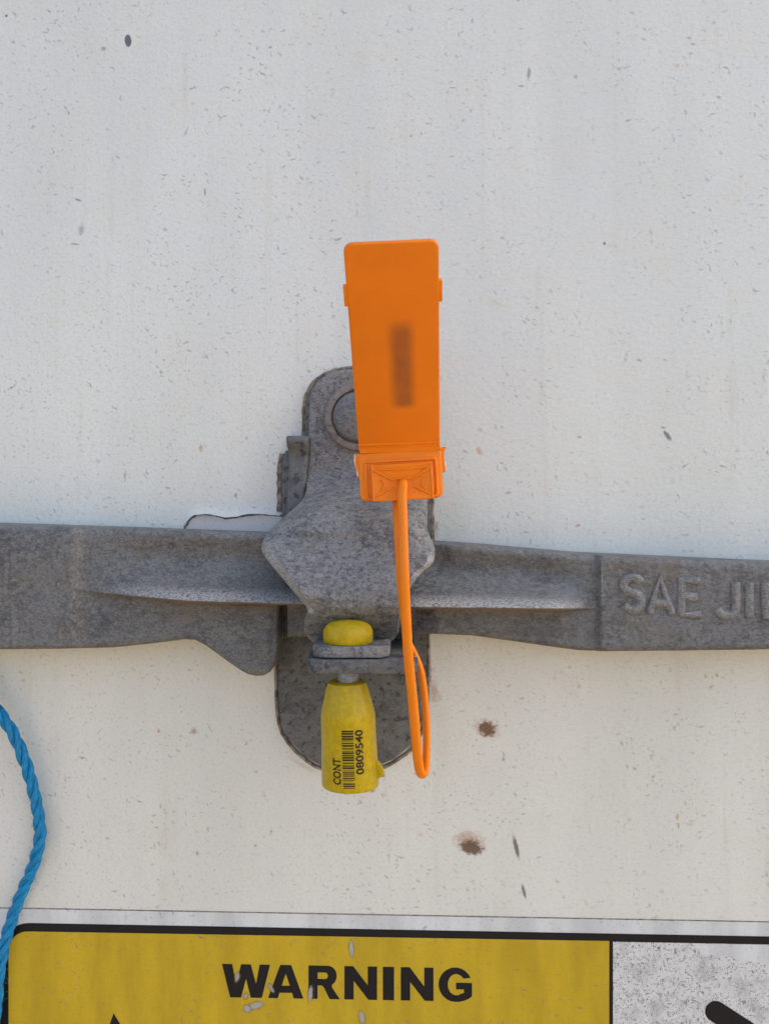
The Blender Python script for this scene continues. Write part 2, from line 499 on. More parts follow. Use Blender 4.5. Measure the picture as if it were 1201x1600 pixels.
# bare patch at the bottom of the hole and the sloping dirty rim of the film
x0, z0 = wp(270, 910); x1, z1 = wp(540, 690)
obj('bare_patch', [(x0, 0.8, z0), (x1, 0.8, z0), (x1, 0.8, z1), (x0, 0.8, z1)], [(0, 1, 2, 3)], MAT['primer'], door, smooth=False)
rv, rf = [], []
n = len(hole)
for i, h in enumerate(hole):
    h0, h1, h2 = hole[i - 1], h, hole[(i + 1) % n]
    t = (h2 - h0).normalized()
    nrm = Vector((-t.y, t.x))
    if nrm.dot(cen - h1) < 0:
        nrm = -nrm
    q = h1 + nrm * random.uniform(0.6, 1.3)
    rv += [(h1.x, 0.0, h1.y), (q.x, 0.79, q.y)]
for i in range(n):
    j = (i + 1) % n
    rf.append((2 * i, 2 * j, 2 * j + 1, 2 * i + 1))
obj('film_edge', rv, rf, MAT['dirt'], door, smooth=False)
edge = [h for h in hole if 288 <= h.x / M + 600.5 <= 440 and 796 <= 800 - h.y / M <= 824]
fr_, bk_ = [], []
for i, h in enumerate(edge):
    lift = 0.35 + 0.85 * math.sin(math.pi * i / (len(edge) - 1)) ** 0.7 * random.uniform(0.75, 1.1)
    for t in (0, .25, .5, .75, 1.0):
        p_ = Vector((h.x + random.uniform(-.04, .04), -0.03 - lift * t ** 2.0, h.y + 4.2 * (1 - t) - 0.35 * t))
        fr_.append(p_); bk_.append(p_ + Vector((0, 0.03 + 0.5 * t, 0.0)))
obj('film_curl', *grid_solid(fr_, bk_, 5, len(edge)), MAT['paint'], door)

# ------------------------------------------------------------------ catch assembly: base plate, sealant, stop, swinging catch, rivet
keeper = thing('handle_keeper', 'grey galvanised handle keeper with swinging catch bolted behind the orange tag', 'latch', W(560, 800, 0))

def smooth_poly(pts, n=5):
    """closed Catmull-Rom through pixel points"""
    m = len(pts)
    out = []
    P = [Vector(p) for p in pts]
    for i in range(m):
        a, b, c, d = P[i - 1], P[i], P[(i + 1) % m], P[(i + 2) % m]
        for k in range(n):
            t = k / n
            out.append(0.5 * ((2 * b) + (c - a) * t + (2 * a - 5 * b + 4 * c - d) * t * t + (3 * b - a - 3 * c + d) * t ** 3))
    return out

def plate(name, pts, d0, d1, mat, parent, r=0.6, jit=0.0):
    """flat plate with rounded rim, outline in photograph pixels at its front"""
    c = sum((Vector(p) for p in pts), Vector((0, 0))) / len(pts)
    V2 = [W(p[0], p[1], d1) for p in pts]
    if jit:
        V2 = [v + Vector((random.uniform(-jit, jit), 0, random.uniform(-jit, jit))) for v in V2]
    n = len(V2)
    def inset(k):
        out = []
        for i in range(n):
            t = (V2[(i + 1) % n] - V2[i - 1]); t.y = 0; t.normalize()
            nn = Vector((-t.z, 0, t.x))
            cc = W(c[0], c[1], d1) - V2[i]
            if nn.dot(cc) < 0: nn = -nn
            out.append(V2[i] + nn * k)
        return out
    rings = [[Vector((v.x, -d0, v.z)) for v in V2], [Vector((v.x, -(d1 - r), v.z)) for v in V2]]
    for a in (35, 65, 90):
        q = inset(r * (1 - math.cos(R(a))))
        dd = d1 - r + r * math.sin(R(a))
        rings.append([Vector((v.x, -dd, v.z)) for v in q])
    v, f = [], []
    for rg in rings: v += rg
    for k in range(len(rings) - 1):
        for i in range(n):
            j = (i + 1) % n
            f.append((k * n + i, k * n + j, (k + 1) * n + j, (k + 1) * n + i))
    f.append(tuple((len(rings) - 1) * n + i for i in range(n)))
    return obj(name, v, f, mat, parent)

base_px = [(441, 985), (440, 860), (440, 720), (446, 704), (476, 700), (477, 640), (482, 614), (497, 593), (521, 582), (548, 579), (590, 579), (630, 586), (658, 603),
           (670, 640), (672, 760), (672, 880), (667, 985), (666, 1060), (663, 1120), (644, 1163), (615, 1187), (590, 1197), (545, 1205), (505, 1199), (478, 1184), (449, 1154), (437, 1125), (434, 1080), (433, 1000)]
plate('base_plate', base_px, -0.6, 3.2, MAT['base'], keeper, 0.7)
# the bead of old sealant that shows round the plate
def bead(poly, w, jit):
    """a flattened bead along a pixel polyline"""
    pts = catmull([W(p[0], p[1], 0.6) for p in poly], 7)
    pts = [p + Vector((random.uniform(-jit, jit), random.uniform(-.2, .1), random.uniform(-jit, jit))) for p in pts]
    return sweep(pts, lambda t: 0.9, lambda t: w, 8, up=(0, -1, 0))
obj('sealant_bead', *join(bead([(474, 706), (475, 660), (478, 624), (491, 598), (517, 581), (548, 576), (600, 576), (640, 584), (667, 606), (674, 650), (675, 740), (674, 800), (676, 850)], 1.0, 0.25)), MAT['sealant'], keeper)
obj('sealant_bead', *join(bead([(437, 800), (437, 740), (440, 708)], 1.1, 0.25)), MAT['sealant'], keeper)
obj('sealant_bead', *join(bead([(431.5, 990), (431.5, 1060), (434, 1120), (447, 1156), (477, 1187), (505, 1202.5), (545, 1208.5), (592, 1201), (617, 1190), (646, 1166), (665, 1122), (668, 1060), (669, 985)], 0.75, 0.1)), MAT['sealant'], keeper)

# upright stop beside the catch
def stop_part():
    rows = [(681, 448, 482), (684, 447, 483), (692, 447.5, 482.5), (700, 449, 482), (712, 450.5, 481), (730, 450.5, 480), (770, 449, 478), (815, 447, 476), (850, 447, 476)]
    fr, bk = [], []
    nu = 13
    ys = [681 + 0.5 * k for k in range(12)] + [688 + (850 - 688) * k / 50 for k in range(51)]
    for y in ys:
        l = interp([(a, b) for a, b, c in rows], y); r_ = interp([(a, c) for a, b, c in rows], y)
        for i in range(nu):
            u = i / (nu - 1)
            uu = 0.5 - 0.5 * math.cos(math.pi * u)
            e = min(uu, 1 - uu) * (r_ - l) * M
            d = 9.5 + 2.6 * (1 - ss(690, 712, y)) + 2.0 * ss(720, 850, y)
            rr = 1.6
            if e < rr: d -= rr - math.sqrt(max(0, rr * rr - (rr - e) ** 2))
            et = (y - 681) * M
            if et < rr: d -= 0.9 * (rr - math.sqrt(max(0, rr * rr - (rr - et) ** 2)))
            p = W(l + (r_ - l) * uu, y, 10)
            d += 0.15 * mnoise.noise(p * 0.3)
            fr.append(Vector((p.x, -d, p.z))); bk.append(Vector((p.x, -1.0, p.z)))
    return grid_solid(fr, bk, nu, len(ys))
obj('stop', *stop_part(), MAT['base'], keeper)

# the swinging catch that covers the handle
CL = [(577, 540), (580, 522), (584, 512), (590, 503), (600, 493), (612, 486.5), (625, 484), (640, 483), (690, 481), (740, 479), (768, 478), (778, 474), (788, 466), (800, 452), (815, 435),
      (830, 420), (843, 411.5), (852, 408), (858, 408), (864, 410), (872, 415), (882, 423), (893, 432), (905, 442), (918, 453), (933, 466), (946, 477), (954, 481), (964, 477), (975, 475), (988, 476), (1000, 484), (1008, 496)]
CR = [(577, 585), (580, 612), (584, 628), (590, 642), (600, 654), (612, 661), (625, 664), (640, 666), (690, 667), (740, 668), (800, 668), (826, 667), (838, 671), (846, 676), (856, 679), (868, 679), (878, 677), (886, 670),
      (895, 658), (910, 646), (925, 637), (946, 629), (964, 625), (988, 622), (1000, 615), (1008, 603)]
def catch_depth(y, u, l, r_):
    d = 6.2 + 23.5 * ss(738, 803, y) + 6.5 * ss(785, 838, y) + 7.0 * ss(838, 935, y) - 12.0 * ss(945, 1010, y)
    d += -0.55 * math.exp(-((y - 842 + 26 * max(0, 1 - u / 0.3) ** 2) / 6.0) ** 2) * ss(0.6, 0.2, u)                      # crease under the shoulder
    sh = ss(760, 800, y) * (1 - ss(838, 856, y))
    d -= sh * 7.5 * max(0, 1 - u / 0.28) ** 2                                          # rounded shoulder on the left
    d -= ss(760, 800, y) * (1 - ss(850, 870, y)) * 6.0 * max(0, 1 - (1 - u) / 0.14) ** 2
    d += ss(848, 885, y) * (1 - ss(925, 955, y)) * 4.0 * max(0, 1 - u / 0.45) ** 2          # wing flares out
    # thick lower left lip
    e = (u * (r_ - l)) * 0.72
    if 846 < y < 958:
        k = ss(846, 858, y) * (1 - ss(944, 958, y))
        wd = 12.5 - 6 * ss(870, 945, y)
        if e < wd: d -= k * 5.5 * (1 - e / wd)
    e2 = (1 - u) * (r_ - l) * 0.72
    if 862 < y < 905:
        k = ss(862, 870, y) * (1 - ss(890, 905, y))
        if e2 < 8: d -= k * 3.5 * (1 - e2 / 8)
    # rim rounding everywhere else
    em = min(u, 1 - u) * (r_ - l) * M
    rr = 1.3
    if em < rr: d -= 0.8 * (rr - math.sqrt(max(0, rr * rr - (rr - em) ** 2)))
    return d
def catch_part():
    ys = []
    y = 577.0
    while y < 1008.1:
        ys.append(y)
        y += 0.8 if y < 592 else (3.0 if y < 740 else 2.0)
    us = []
    for k in range(14): us.append(0.06 * k / 14)
    for k in range(56): us.append(0.06 + 0.88 * k / 56)
    for k in range(15): us.append(0.94 + 0.06 * k / 14)
    fr, bk, wear = [], [], []
    for y in ys:
        l, r_ = interp(CL, y), interp(CR, y)
        for u in us:
            d = catch_depth(y, u, l, r_)
            et = (y - 577) * M
            if et < 1.3: d -= 0.8 * (1.3 - math.sqrt(max(0, 1.69 - (1.3 - et) ** 2)))
            p = W(l + (r_ - l) * u, y, d)
            nz = 0.30 * mnoise.noise(p * 0.16) * ss(730, 800, y) + 0.10 * mnoise.noise(p * 0.5) + 0.05 * mnoise.noise(p * 1.4)
            fr.append(Vector((p.x, p.y - nz, p.z)))
            th = 2.4 + 1.8 * ss(740, 800, y)
            bk.append(Vector((p.x, p.y + th, p.z)))
            e = u * (r_ - l) * 0.72; wd = 12.5 - 6 * ss(870, 945, y)
            w_ = ss(846, 858, y) * (1 - ss(952, 962, y)) * (1 - ss(wd * .8, wd * 1.05, e))
            e2 = (1 - u) * (r_ - l) * 0.72
            w_ += ss(862, 870, y) * (1 - ss(890, 905, y)) * (1 - ss(7, 9, e2))
            wear.append(min(1, w_))
    v_, f_ = grid_solid(fr, bk, len(us), len(ys))
    return v_, f_, {'wear': wear * 2}
v, f, at_ = catch_part()
catch = obj('catch', v, f, MAT['catch'], keeper, attrs=at_)
# foot of the catch and lug of the base plate, both bored for the seal
def lug(name, y, d0, d1, x0, x1, th, parent, mat, rfront=6.0):
    zt = W(0, y, 42).z
    poly = rrect(W(x0, y, 42).x, d0, W(x1, y, 42).x, d1, (rfront, rfront, 0.5, 0.5), 7)
    v, f = prism(poly, lambda p: Vector((p[0], -p[1], zt)), lambda p: Vector((p[0], -p[1], zt - th)))
    return obj(name, v, f, mat, parent, bevel=(0.8, 40, 3))
lug('catch_foot', 1004, 26, 52, 490, 610, 4.0, keeper, MAT['catch'])
lug('seal_lug', 1023, 2, 53, 482, 652, 5.0, keeper, MAT['base'])
# pivot: washer and domed rivet head
wc = W(560, 652, 6.5)
wr = 53 * M * (D - 8) / D
prof = [(wr * 0.98, -0.5), (wr, 0.0), (wr, 2.2), (wr - 0.2, 2.6), (wr - 0.6, 2.8), (wr * 0.85, 2.9), (wr * 0.80, 2.85), (wr * 0.76, 1.7), (2, 1.6)]
obj('washer', *lathe(prof, wc, 56, 'Y'), MAT['washer'], keeper)
hr = 39 * M * (D - 10) / D
prof = [(hr, 1.2), (hr, 3.3), (hr - 0.3, 4.0), (hr - 1.0, 4.6), (hr - 2.2, 5.1), (hr - 4.0, 5.5), (hr - 6.5, 5.8), (1.0, 5.9)]
v, f = lathe(prof, wc, 48, 'Y')
v = [p + Vector((0, -0.35 * mnoise.noise(p * 0.22) - 0.1 * mnoise.noise(p * 0.8), 0)) for p in v]
obj('rivet_head', v, f, MAT['rivet'], keeper)

# ------------------------------------------------------------------ the long cast handle
handle = thing('door_handle', 'long grey cast handle lying across the white door with raised lettering', 'handle', W(560, 905, 8))
HO = 9.0
HD = 14.0 + HO
TOP = [(-900, 796), (-400, 806), (0, 819), (200, 825), (410, 833), (540, 838), (670, 846), (760, 852), (860, 861), (935, 867), (1201, 879), (1700, 899), (2200, 917)]
BOT = [(-900, 1022), (-400, 1020), (0, 1016), (100, 1015), (170, 1013), (230, 1007), (285, 1000), (300, 1001), (318, 1010), (345, 1029), (372, 1048), (385, 1055), (398, 1058), (410, 1057), (420, 1051), (427, 1040), (431, 1020), (433, 999), (450, 997), (665, 991),
       (740, 994), (790, 1001), (860, 1011), (905, 1017), (940, 1019), (1060, 1018), (1201, 1016), (1700, 1012), (2200, 1008)]
LIP = [(-900, 900), (60, 916), (130, 923), (300, 937), (480, 942), (660, 947), (930, 950), (1000, 953), (2200, 960)]
def smooth_tab(tab, x, w=5.0):
    return (interp(tab, x - w) + 2 * interp(tab, x) + interp(tab, x + w)) / 4
def handle_part():
    xs = []
    x = -900.0
    while x < 2200:
        xs.append(x)
        x += 14 if (x < -40 or x > 1240) else (1.6 if 290 < x < 450 else 2.6)
    rows_a = [0, .004, .01, .018, .028, .04, .055, .075] + [.1 + .9 * (k / 46) for k in range(46)]      # top -> lip
    rows_b = [0, .12, .25, .4, .55, .7, .85, 1.0]                                                       # lip face
    rows_c = [.02 + .86 * k / 38 for k in range(39)] + [.9, .92, .94, .955, .968, .98, .99, .996, 1.0]   # under the lip -> bottom
    nv = len(rows_a) + len(rows_b) + len(rows_c)
    fr, bk, wear, grime = [], [], [], []
    for x in xs:
        top, bot, lip = smooth_tab(TOP, x), interp(BOT, x), smooth_tab(LIP, x)
        A = ss(112, 330, x) ** 0.75 * (1 - ss(850, 938, x))
        base = HD - 3.0 * ss(108, 135, x) * (1 - ss(922, 942, x))
        groove = 0.5 * math.exp(-((x - 124) / 6.0) ** 2) + 0.9 * math.exp(-((x - 932) / 5.0) ** 2)
        ridge = 0.55 * math.exp(-((x - 20) / 4.0) ** 2) + 0.35 * math.exp(-((x - 8) / 3) ** 2)
        web = base - 0.6 * A
        web -= 4.0 * ss(430, 444, x) * (1 - ss(640, 690, x))
        web -= 7.0 * math.exp(-((x - 438) / 5.0) ** 4)
        web += 1.2 * ss(290, 380, x) * (1 - ss(415, 430, x))
        dl = base + 11.5 * A
        X = (x - 600.5) * M * (D - HD) / D
        zt, zb, zl = W(0, top, base).z, W(0, bot, web).z, W(0, lip, dl).z
        lh = 1.9
        col = []
        for t in rows_a:
            d = base + 11.5 * A * t ** 4.0 - 2.6 * A * math.sin(math.pi * min(1, t / 0.92)) ** 2 + 0.6 * math.sin(math.pi * t) * (1 - A) * (0 < x < 940)
            # shallow pocket with a rounded corner right of the catch
            d -= 1.3 * ss(640, 690, x) * (1 - ss(690, 720, x)) * ss(0.0, .12, t) * (1 - ss(0.3, .7, t))
            z = zt + (zl - zt) * t
            e = (zt - z)
            rr = 3.2
            if e < rr: d -= 0.9 * (rr - math.sqrt(max(0, rr * rr - (rr - e) ** 2)))
            if t > 0.97: d -= 0.25 * A * ((t - 0.97) / 0.03) ** 2
            col.append((d - groove + ridge, z, A * ss(.80, .97, t), 0))
        for t in rows_b:
            d = dl - 0.25 * A - A * (0.9 * t + 10.9 * ss(0.55, 1.0, t) ** 1.5)
            d += (web - base + 0.6 * A) * ss(.6, 1, t)
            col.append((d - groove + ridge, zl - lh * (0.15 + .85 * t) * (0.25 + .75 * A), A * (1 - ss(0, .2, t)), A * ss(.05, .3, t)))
        zs = zl - lh * (0.25 + .75 * A)
        for t in rows_c:
            z = zs + (zb - zs) * t
            d = web + 0.5 * ss(0.25, 0, t) * A
            e = z - zb
            rr = 2.4
            if e < rr: d -= 0.85 * (rr - math.sqrt(max(0, rr * rr - (rr - e) ** 2)))
            if 395 < x < 436:      # round the end of the tab
                e2 = (436 - x) * M
                if e2 < 2.4 and t > 0.1: d -= 0.8 * (2.4 - math.sqrt(max(0, 5.76 - (2.4 - e2) ** 2)))
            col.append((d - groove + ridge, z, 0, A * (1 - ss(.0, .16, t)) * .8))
        for (d, z, w_, g_) in col:
            p = Vector((X, 0, z))
            d += 0.35 * mnoise.noise(p * 0.09) + 0.16 * mnoise.noise(p * 0.33) + 0.07 * mnoise.noise(p * 1.0)
            fr.append(Vector((X, -max(d, 2.2), z)))
            bk.append(Vector((X, -1.2, z)))
            wear.append(w_); grime.append(g_)
    v_, f_ = grid_solid(fr, bk, nv, len(xs))
    return v_, f_, {'wear': wear + [0.0] * len(bk), 'grime': grime + [0.0] * len(bk)}
v, f, at_ = handle_part()
obj('grip_bar', v, f, MAT['handle'], handle, attrs=at_)

def ridge_strokes(strokes, face_d, w, h):
    out = []
    for st in strokes:
        pts = [W(p[0], p[1], face_d) for p in st]
        out.append(sweep(pts, h, w, 10, up=(0, -1, 0)))
    return join(*out)
def arc(cx, cy, rx, ry, a0, a1, n=12):
    return [(cx + rx * math.cos(R(a0 + (a1 - a0) * k / n)), cy - ry * math.sin(R(a0 + (a1 - a0) * k / n))) for k in range(n + 1)]
LET = {
 'S': [arc(987, 914, 14, 11.5, 20, 250, 12) + arc(987, 940, 14.5, 13, 85, -160, 12)],
 'A': [[(1014, 957), (1030, 904), (1049, 959)], [(1020, 941), (1044, 943)]],
 'E': [[(1092, 908), (1064, 906), (1063, 960), (1093, 961)], [(1064, 932), (1089, 934)]],
 'J': [[(1148, 909), (1149, 945)] + arc(1134, 946, 15, 16, 0, -165, 10)],
 'I': [[(1169, 910), (1170, 964)]],
 'N': [[(1196, 966), (1195, 911)], [(1199, 914), (1226, 967), (1225, 912)]],
}
for ch, st in LET.items():
    v, f = ridge_strokes(st, 13.75 + HO, 1.95, 1.35)
    obj('raised_letter', v, f, MAT['handle'], handle, attrs={'wear': [0.3 * ss(13.9 + HO, 14.9 + HO, -p.y) for p in v]})

# ------------------------------------------------------------------ yellow bolt seal
bd = 42.0
bx = W(543.5, 1150, bd).x
z_bot, z_sh, z_top = -99.0, -75.0, -61.0
seal = thing('bolt_seal', 'yellow plastic bolt seal barrel with black barcode hanging below the catch', 'seal', (bx, -bd, z_bot))
tilt = 0.035
def tiltp(p):
    return Vector((p.x + (z_top - p.z) * tilt - 0.4, p.y, p.z))
def barrel_r(z):
    return 9.9 + 0.45 * ss(-78, -100, z)
prof = [(1.0, z_bot + 0.15), (9.3, z_bot), (10.05, z_bot + 0.25), (10.33, z_bot + 0.8)]
for z in (-97.3, -95, -92, -90, -88, -86, -84, -82, -80, -78, -76): prof.append((barrel_r(z), z))
prof += [(9.85, -73.5), (9.6, -71.5), (8.5, -67.5), (7.8, -64.5), (7.4, -63.2), (6.9, z_top - 0.6), (5.8, z_top), (1.0, z_top)]
v, f = lathe(prof, (bx, -bd, 0), 64)
v = [tiltp(p) for p in v]
obj('barrel', v, f, MAT['yellow'], seal)
# torn fin at the lower right
a = tiltp(Vector((bx + 9.6, -bd - 2, -92.5))); 
finp = [(9.0, -90.5), (11.0, -92.0), (12.1, -94.0), (12.6, -97.2), (11.6, -96.9), (9.6, -97.9)]
v, f = prism(finp, lambda p: tiltp(Vector((bx + p[0], -bd - 3.2, p[1] + 2.0))), lambda p: tiltp(Vector((bx + p[0], -bd - 0.8, p[1] + 2.0))))
obj('fin', v, f, MAT['yellow'], seal, bevel=(0.3, 40, 2))
# pin through the lugs with its coated head
obj('pin', *lathe([(3.9, z_top - 3), (3.9, -48), (3.5, -47.5)], (bx, -bd, 0), 24), MAT['pin'], seal)
hd = W(0, 1004, 42).z
obj('pin_head', *lathe([(5, hd + 0.05), (8.6, hd + 0.1), (9.0, hd + 0.7), (9.0, hd + 4.2), (8.2, hd + 6.0), (6.4, hd + 7.3), (3.5, hd + 8.0), (0.8, hd + 8.2)], (bx, -bd, 0), 40), MAT['yellow'], seal)

def text_mesh(body, size, bold=0.0):
    c = bpy.data.curves.new('print', 'FONT')
    c.body = body; c.size = size; c.offset = bold
    c.resolution_u = 3
    t = bpy.data.objects.new('print', c)
    scene.collection.objects.link(t)
    dg = bpy.context.evaluated_depsgraph_get()
    me = bpy.data.meshes.new_from_object(t.evaluated_get(dg))
    bpy.data.objects.remove(t)
    bm = bmesh.new(); bm.from_mesh(me)
    bmesh.ops.triangulate(bm, faces=bm.faces)
    vs_ = [v.co.copy() for v in bm.verts]; fs = [tuple(v.index for v in f.verts) for f in bm.faces]
    bm.free(); bpy.data.meshes.remove(me)
    return vs_, fs
def on_barrel(pts, s0, z0, sx, sy):
    """text x runs up the barrel, text y runs to the left round it"""
    out = []
    for p in pts:
        z = z0 + p[0] * sx
        rr = barrel_r(z) + 0.09
        th = (s0 - p[1] * sy) / rr
        out.append(tiltp(Vector((bx + rr * math.sin(th), -bd - rr * math.cos(th), z))))
    return out
mmf = M * (D - bd - 9) / D
def sx_of(px):       # arc length on the barrel front for a photograph column
    xx = (px - 600.5) * mmf - (bx + 0.85)
    return math.asin(max(-.98, min(.98, xx / 10.1))) * 10.1
def z_of(py): return (800 - py) * mmf
tv, tf = text_mesh('CONT', 1.0, 0.03)
hgt = max(p[1] for p in tv); wid = max(p[0] for p in tv)
obj('print', on_barrel(tv, sx_of(533), z_of(1226), 9.2 / wid, 3.0 / hgt), tf, MAT['ink'], seal, smooth=False)
tv, tf = text_mesh('0809540', 1.0, 0.03)
hgt = max(p[1] for p in tv); wid = max(p[0] for p in tv)
obj('print', on_barrel(tv, sx_of(569), z_of(1210), 15.6 / wid, 2.9 / hgt), tf, MAT['ink'], seal, smooth=False)
bv, bf = [], []
zc = z_of(1231)
rnd = random.Random(3)
pat = [(.25, .35), (.5, .3), (.45, .9), (.22, .35), (.45, .5), (.3, .25), (.22, .3), (.4, .35)]
k = 0
while zc < z_of(1140):
    w_, g_ = pat[k] if k < len(pat) else (rnd.choice((.22, .4, .6)), rnd.choice((.25, .35, .55)))
    k += 1
    b0 = len(bv)
    for zz in (zc, zc + w_):
        for i in range(6):
            s_ = sx_of(536.5) + (sx_of(555) - sx_of(536.5)) * i / 5
            bv += on_barrel([(0, 0)], s_, zz, 1, 1)
    for i in range(5):
        bf.append((b0 + i, b0 + i + 1, b0 + 7 + i, b0 + 6 + i))
    zc += w_ + g_
obj('barcode', bv, bf, MAT['ink'], seal, smooth=False)

# ------------------------------------------------------------------ orange strap seal with its tag
tag = thing('strap_seal', 'orange plastic strap seal with upright tag looped through the catch', 'seal', W(625, 740, 44))
TB, TT = W(623.5, 700, 50), W(610.5, 379, 96)
TV = (TT - TB); TL = TV.length; TV = TV / TL
TU = (Vector((1, 0, 0)) - TV * TV.x).normalized()
TN = TU.cross(TV)
def ray_uv(px, py, o_, u_, v_, n_):
    c0 = Vector((0, -D, 0)); dr = W(px, py, 0) - c0
    t = (o_ - c0).dot(n_) / dr.dot(n_)
    q = c0 + dr * t - o_
    return q.dot(u_), q.dot(v_)
def on_tag(p, h):
    return TB + TU * p[0] + TV * p[1] + TN * h
hw = 14.3
# tag plate: rounded at the top, bevelled
def slab(poly, h0, h1, place, r=0.5):
    """polygon slab with a rounded front rim"""
    n_ = len(poly); P = [Vector(p) for p in poly]
    area = sum(P[i - 1].x * P[i].y - P[i].x * P[i - 1].y for i in range(n_))
    sgn = 1 if area > 0 else -1
    def ins(k):
        o2 = []
        for i in range(n_):
            t = (P[(i + 1) % n_] - P[i - 1]).normalized()
            o2.append(P[i] + Vector((-t.y, t.x)) * sgn * k)
        return o2
    rings = [(P, h0), (P, h1 - r)] + [(ins(r * (1 - math.cos(R(a)))), h1 - r + r * math.sin(R(a))) for a in (30, 60, 90)]
    v_, f_ = [], []
    for pr, h in rings: v_ += [place(p, h) for p in pr]
    for k_ in range(len(rings) - 1):
        for i in range(n_):
            j = (i + 1) % n_
            f_.append((k_ * n_ + i, k_ * n_ + j, (k_ + 1) * n_ + j, (k_ + 1) * n_ + i))
    f_.append(tuple(range(n_ - 1, -1, -1)))
    f_.append(tuple((len(rings) - 1) * n_ + i for i in range(n_)))
    return v_, f_

# orange plate with a worn dark stamp in its middle
def mat_tagplate():
    m = Mat('orange_tag_stamped')
    q = m.vmath('SUBTRACT', m.pos, tuple(TB))
    cu = m.vmath('DOT_PRODUCT', q, tuple(TU)); cv = m.vmath('DOT_PRODUCT', q, tuple(TV))
    u0, v0 = ray_uv(628, 565, TB, TU, TV, TN); u1, v1 = ray_uv(648, 500, TB, TU, TV, TN); _, v2 = ray_uv(628, 640, TB, TU, TV, TN)
    hu = (u1 - u0)
    fu = m.rng(m.math('ABSOLUTE', m.math('SUBTRACT', cu, u0)), hu * 1.25, hu * 0.2, 0, 1)
    fv = m.math('MULTIPLY', m.rng(cv, v1 + 1.5, v1 - 4.5, 0, 1), m.rng(cv, v2 - 0.5, v2 + 3.0, 0, 1))
    n = m.noise(0.13, 2, 0.5)
    k = m.math('MULTIPLY', m.math('MULTIPLY', fu, fv), m.rng(n, 0.25, 0.75, 0.5, 0.66))
    n0 = m.noise(0.05, 3, 0.5)
    c = m.mix(m.rng(n0, 0.3, 0.7), (0.82, 0.20, 0.003), (0.87, 0.218, 0.003))
    cx_ = m.new('ShaderNodeCombineXYZ'); m.put(cx_.inputs[0], cu); m.put(cx_.inputs[1], cv)
    dd, dr = m.dashes(cx_.outputs[0], 9.0, 3.2, 0.10, 0.5, spread=3.1, seed=8.0, soft=0.1)
    c = m.mix(m.math('MULTIPLY', dd, 0.28), c, (0.95, 0.42, 0.12))
    du = m.noise(0.6, 4, 0.7)
    c = m.mix(m.rng(du, 0.55, 0.75, 0, 0.16), c, (0.55, 0.2, 0.05))
    c = m.mix(k, c, (0.10, 0.045, 0.03))
    return m.out(c, m.rng(n0, 0.3, 0.7, 0.36, 0.52), m.bump(m.noise(0.12, 3, 0.5), 0.12, 0.4), **{'Specular IOR Level': 0.27})
MAT['tagplate'] = mat_tagplate()
body = rrect(-hw, -1.0, hw, TL, (2.6, 2.6, 0.2, 0.2), 8)
plate_o = obj('tag_plate', *slab(body, -1.9, 0, on_tag, 0.55), MAT['tagplate'], tag)
for (xa, ya, yb, s) in ((1, 438, 472, 1), (-1, 447, 480, -1)):
    px = 690 if xa > 0 else 536
    _, va = ray_uv(px, ya, TB, TU, TV, TN); _, vb = ray_uv(px, yb, TB, TU, TV, TN)
    nub = rrect(min(s * (hw - 1), s * (hw + 1.05)), vb, max(s * (hw - 1), s * (hw + 1.05)), va, 0.35, 3)
    obj('nub', *slab(nub, -1.7, -0.25, on_tag, 0.3), MAT['orange'], plate_o)
# hinge band at the foot of the tag
LV = Vector((-0.055, 0.03, 1)).normalized()
LU = (Vector((1, 0, 0)) - LV * LV.x).normalized()
LU = (LU + Vector((0, 0, 0.0))).normalized()
LN = LU.cross(LV)
LO = W(627, 742, 51)
def on_lock(p, h): return LO + LU * p[0] + LV * p[1] + LN * h
hing = catmull([on_tag((0, 3.4), -0.7), on_tag((0, 1.2), -0.4), on_lock((0, 9.7), -0.6), on_lock((0, 8.2), -1.4)], 6)
hv, hf = [], []
fr = []
for i, p in enumerate(hing):
    for s in range(9):
        fr.append(p + TU * (hw - 0.15) * (s / 4 - 1))
bkk = [q + Vector((0, 1.3, 0)) for q in fr]
v, f = grid_solid(fr, bkk, 9, len(hing))
obj('hinge', v, f, MAT['orange'], tag)
obj('hinge_rib', *sweep([on_tag((-hw + .1, 1.9), -0.05), on_tag((0, 1.9), 0.0), on_tag((hw - .1, 1.9), -0.05)], 0.5, 0.55, 10), MAT['orange'], tag)
# lock housing
lock = obj('lock_housing', *slab(rrect(-14.9, -8.4, 14.5, 8.4, (0.8, 0.8, 2.2, 2.2), 6), -8.0, -1.2, on_lock, 0.6), MAT['orange'], tag)
def ringframe(x0, y0, x1, y1, w, h0, h1, r):
    a = rrect(x0, y0, x1, y1, r, 5); b = rrect(x0 + w, y0 + w, x1 - w, y1 - w, max(0.2, r - w), 5)
    n_ = len(a); v_, f_ = [], []
    for pr, h in ((a, h0), (a, h1 - 0.25), ([Vector(p) * 0.98 + Vector((0, 0)) for p in a], h1), ([Vector(p) * 1.02 for p in b], h1), (b, h1 - 0.25), (b, h0)):
        v_ += [on_lock(p, h) for p in pr]
    for k_ in range(5):
        for i in range(n_):
            j = (i + 1) % n_
            f_.append((k_ * n_ + i, k_ * n_ + j, (k_ + 1) * n_ + j, (k_ + 1) * n_ + i))
    return v_, f_
obj('rim', *ringframe(-12.9, -8.2, 12.7, 5.6, 0.75, -1.3, -0.35, 1.4), MAT['orange'], lock)
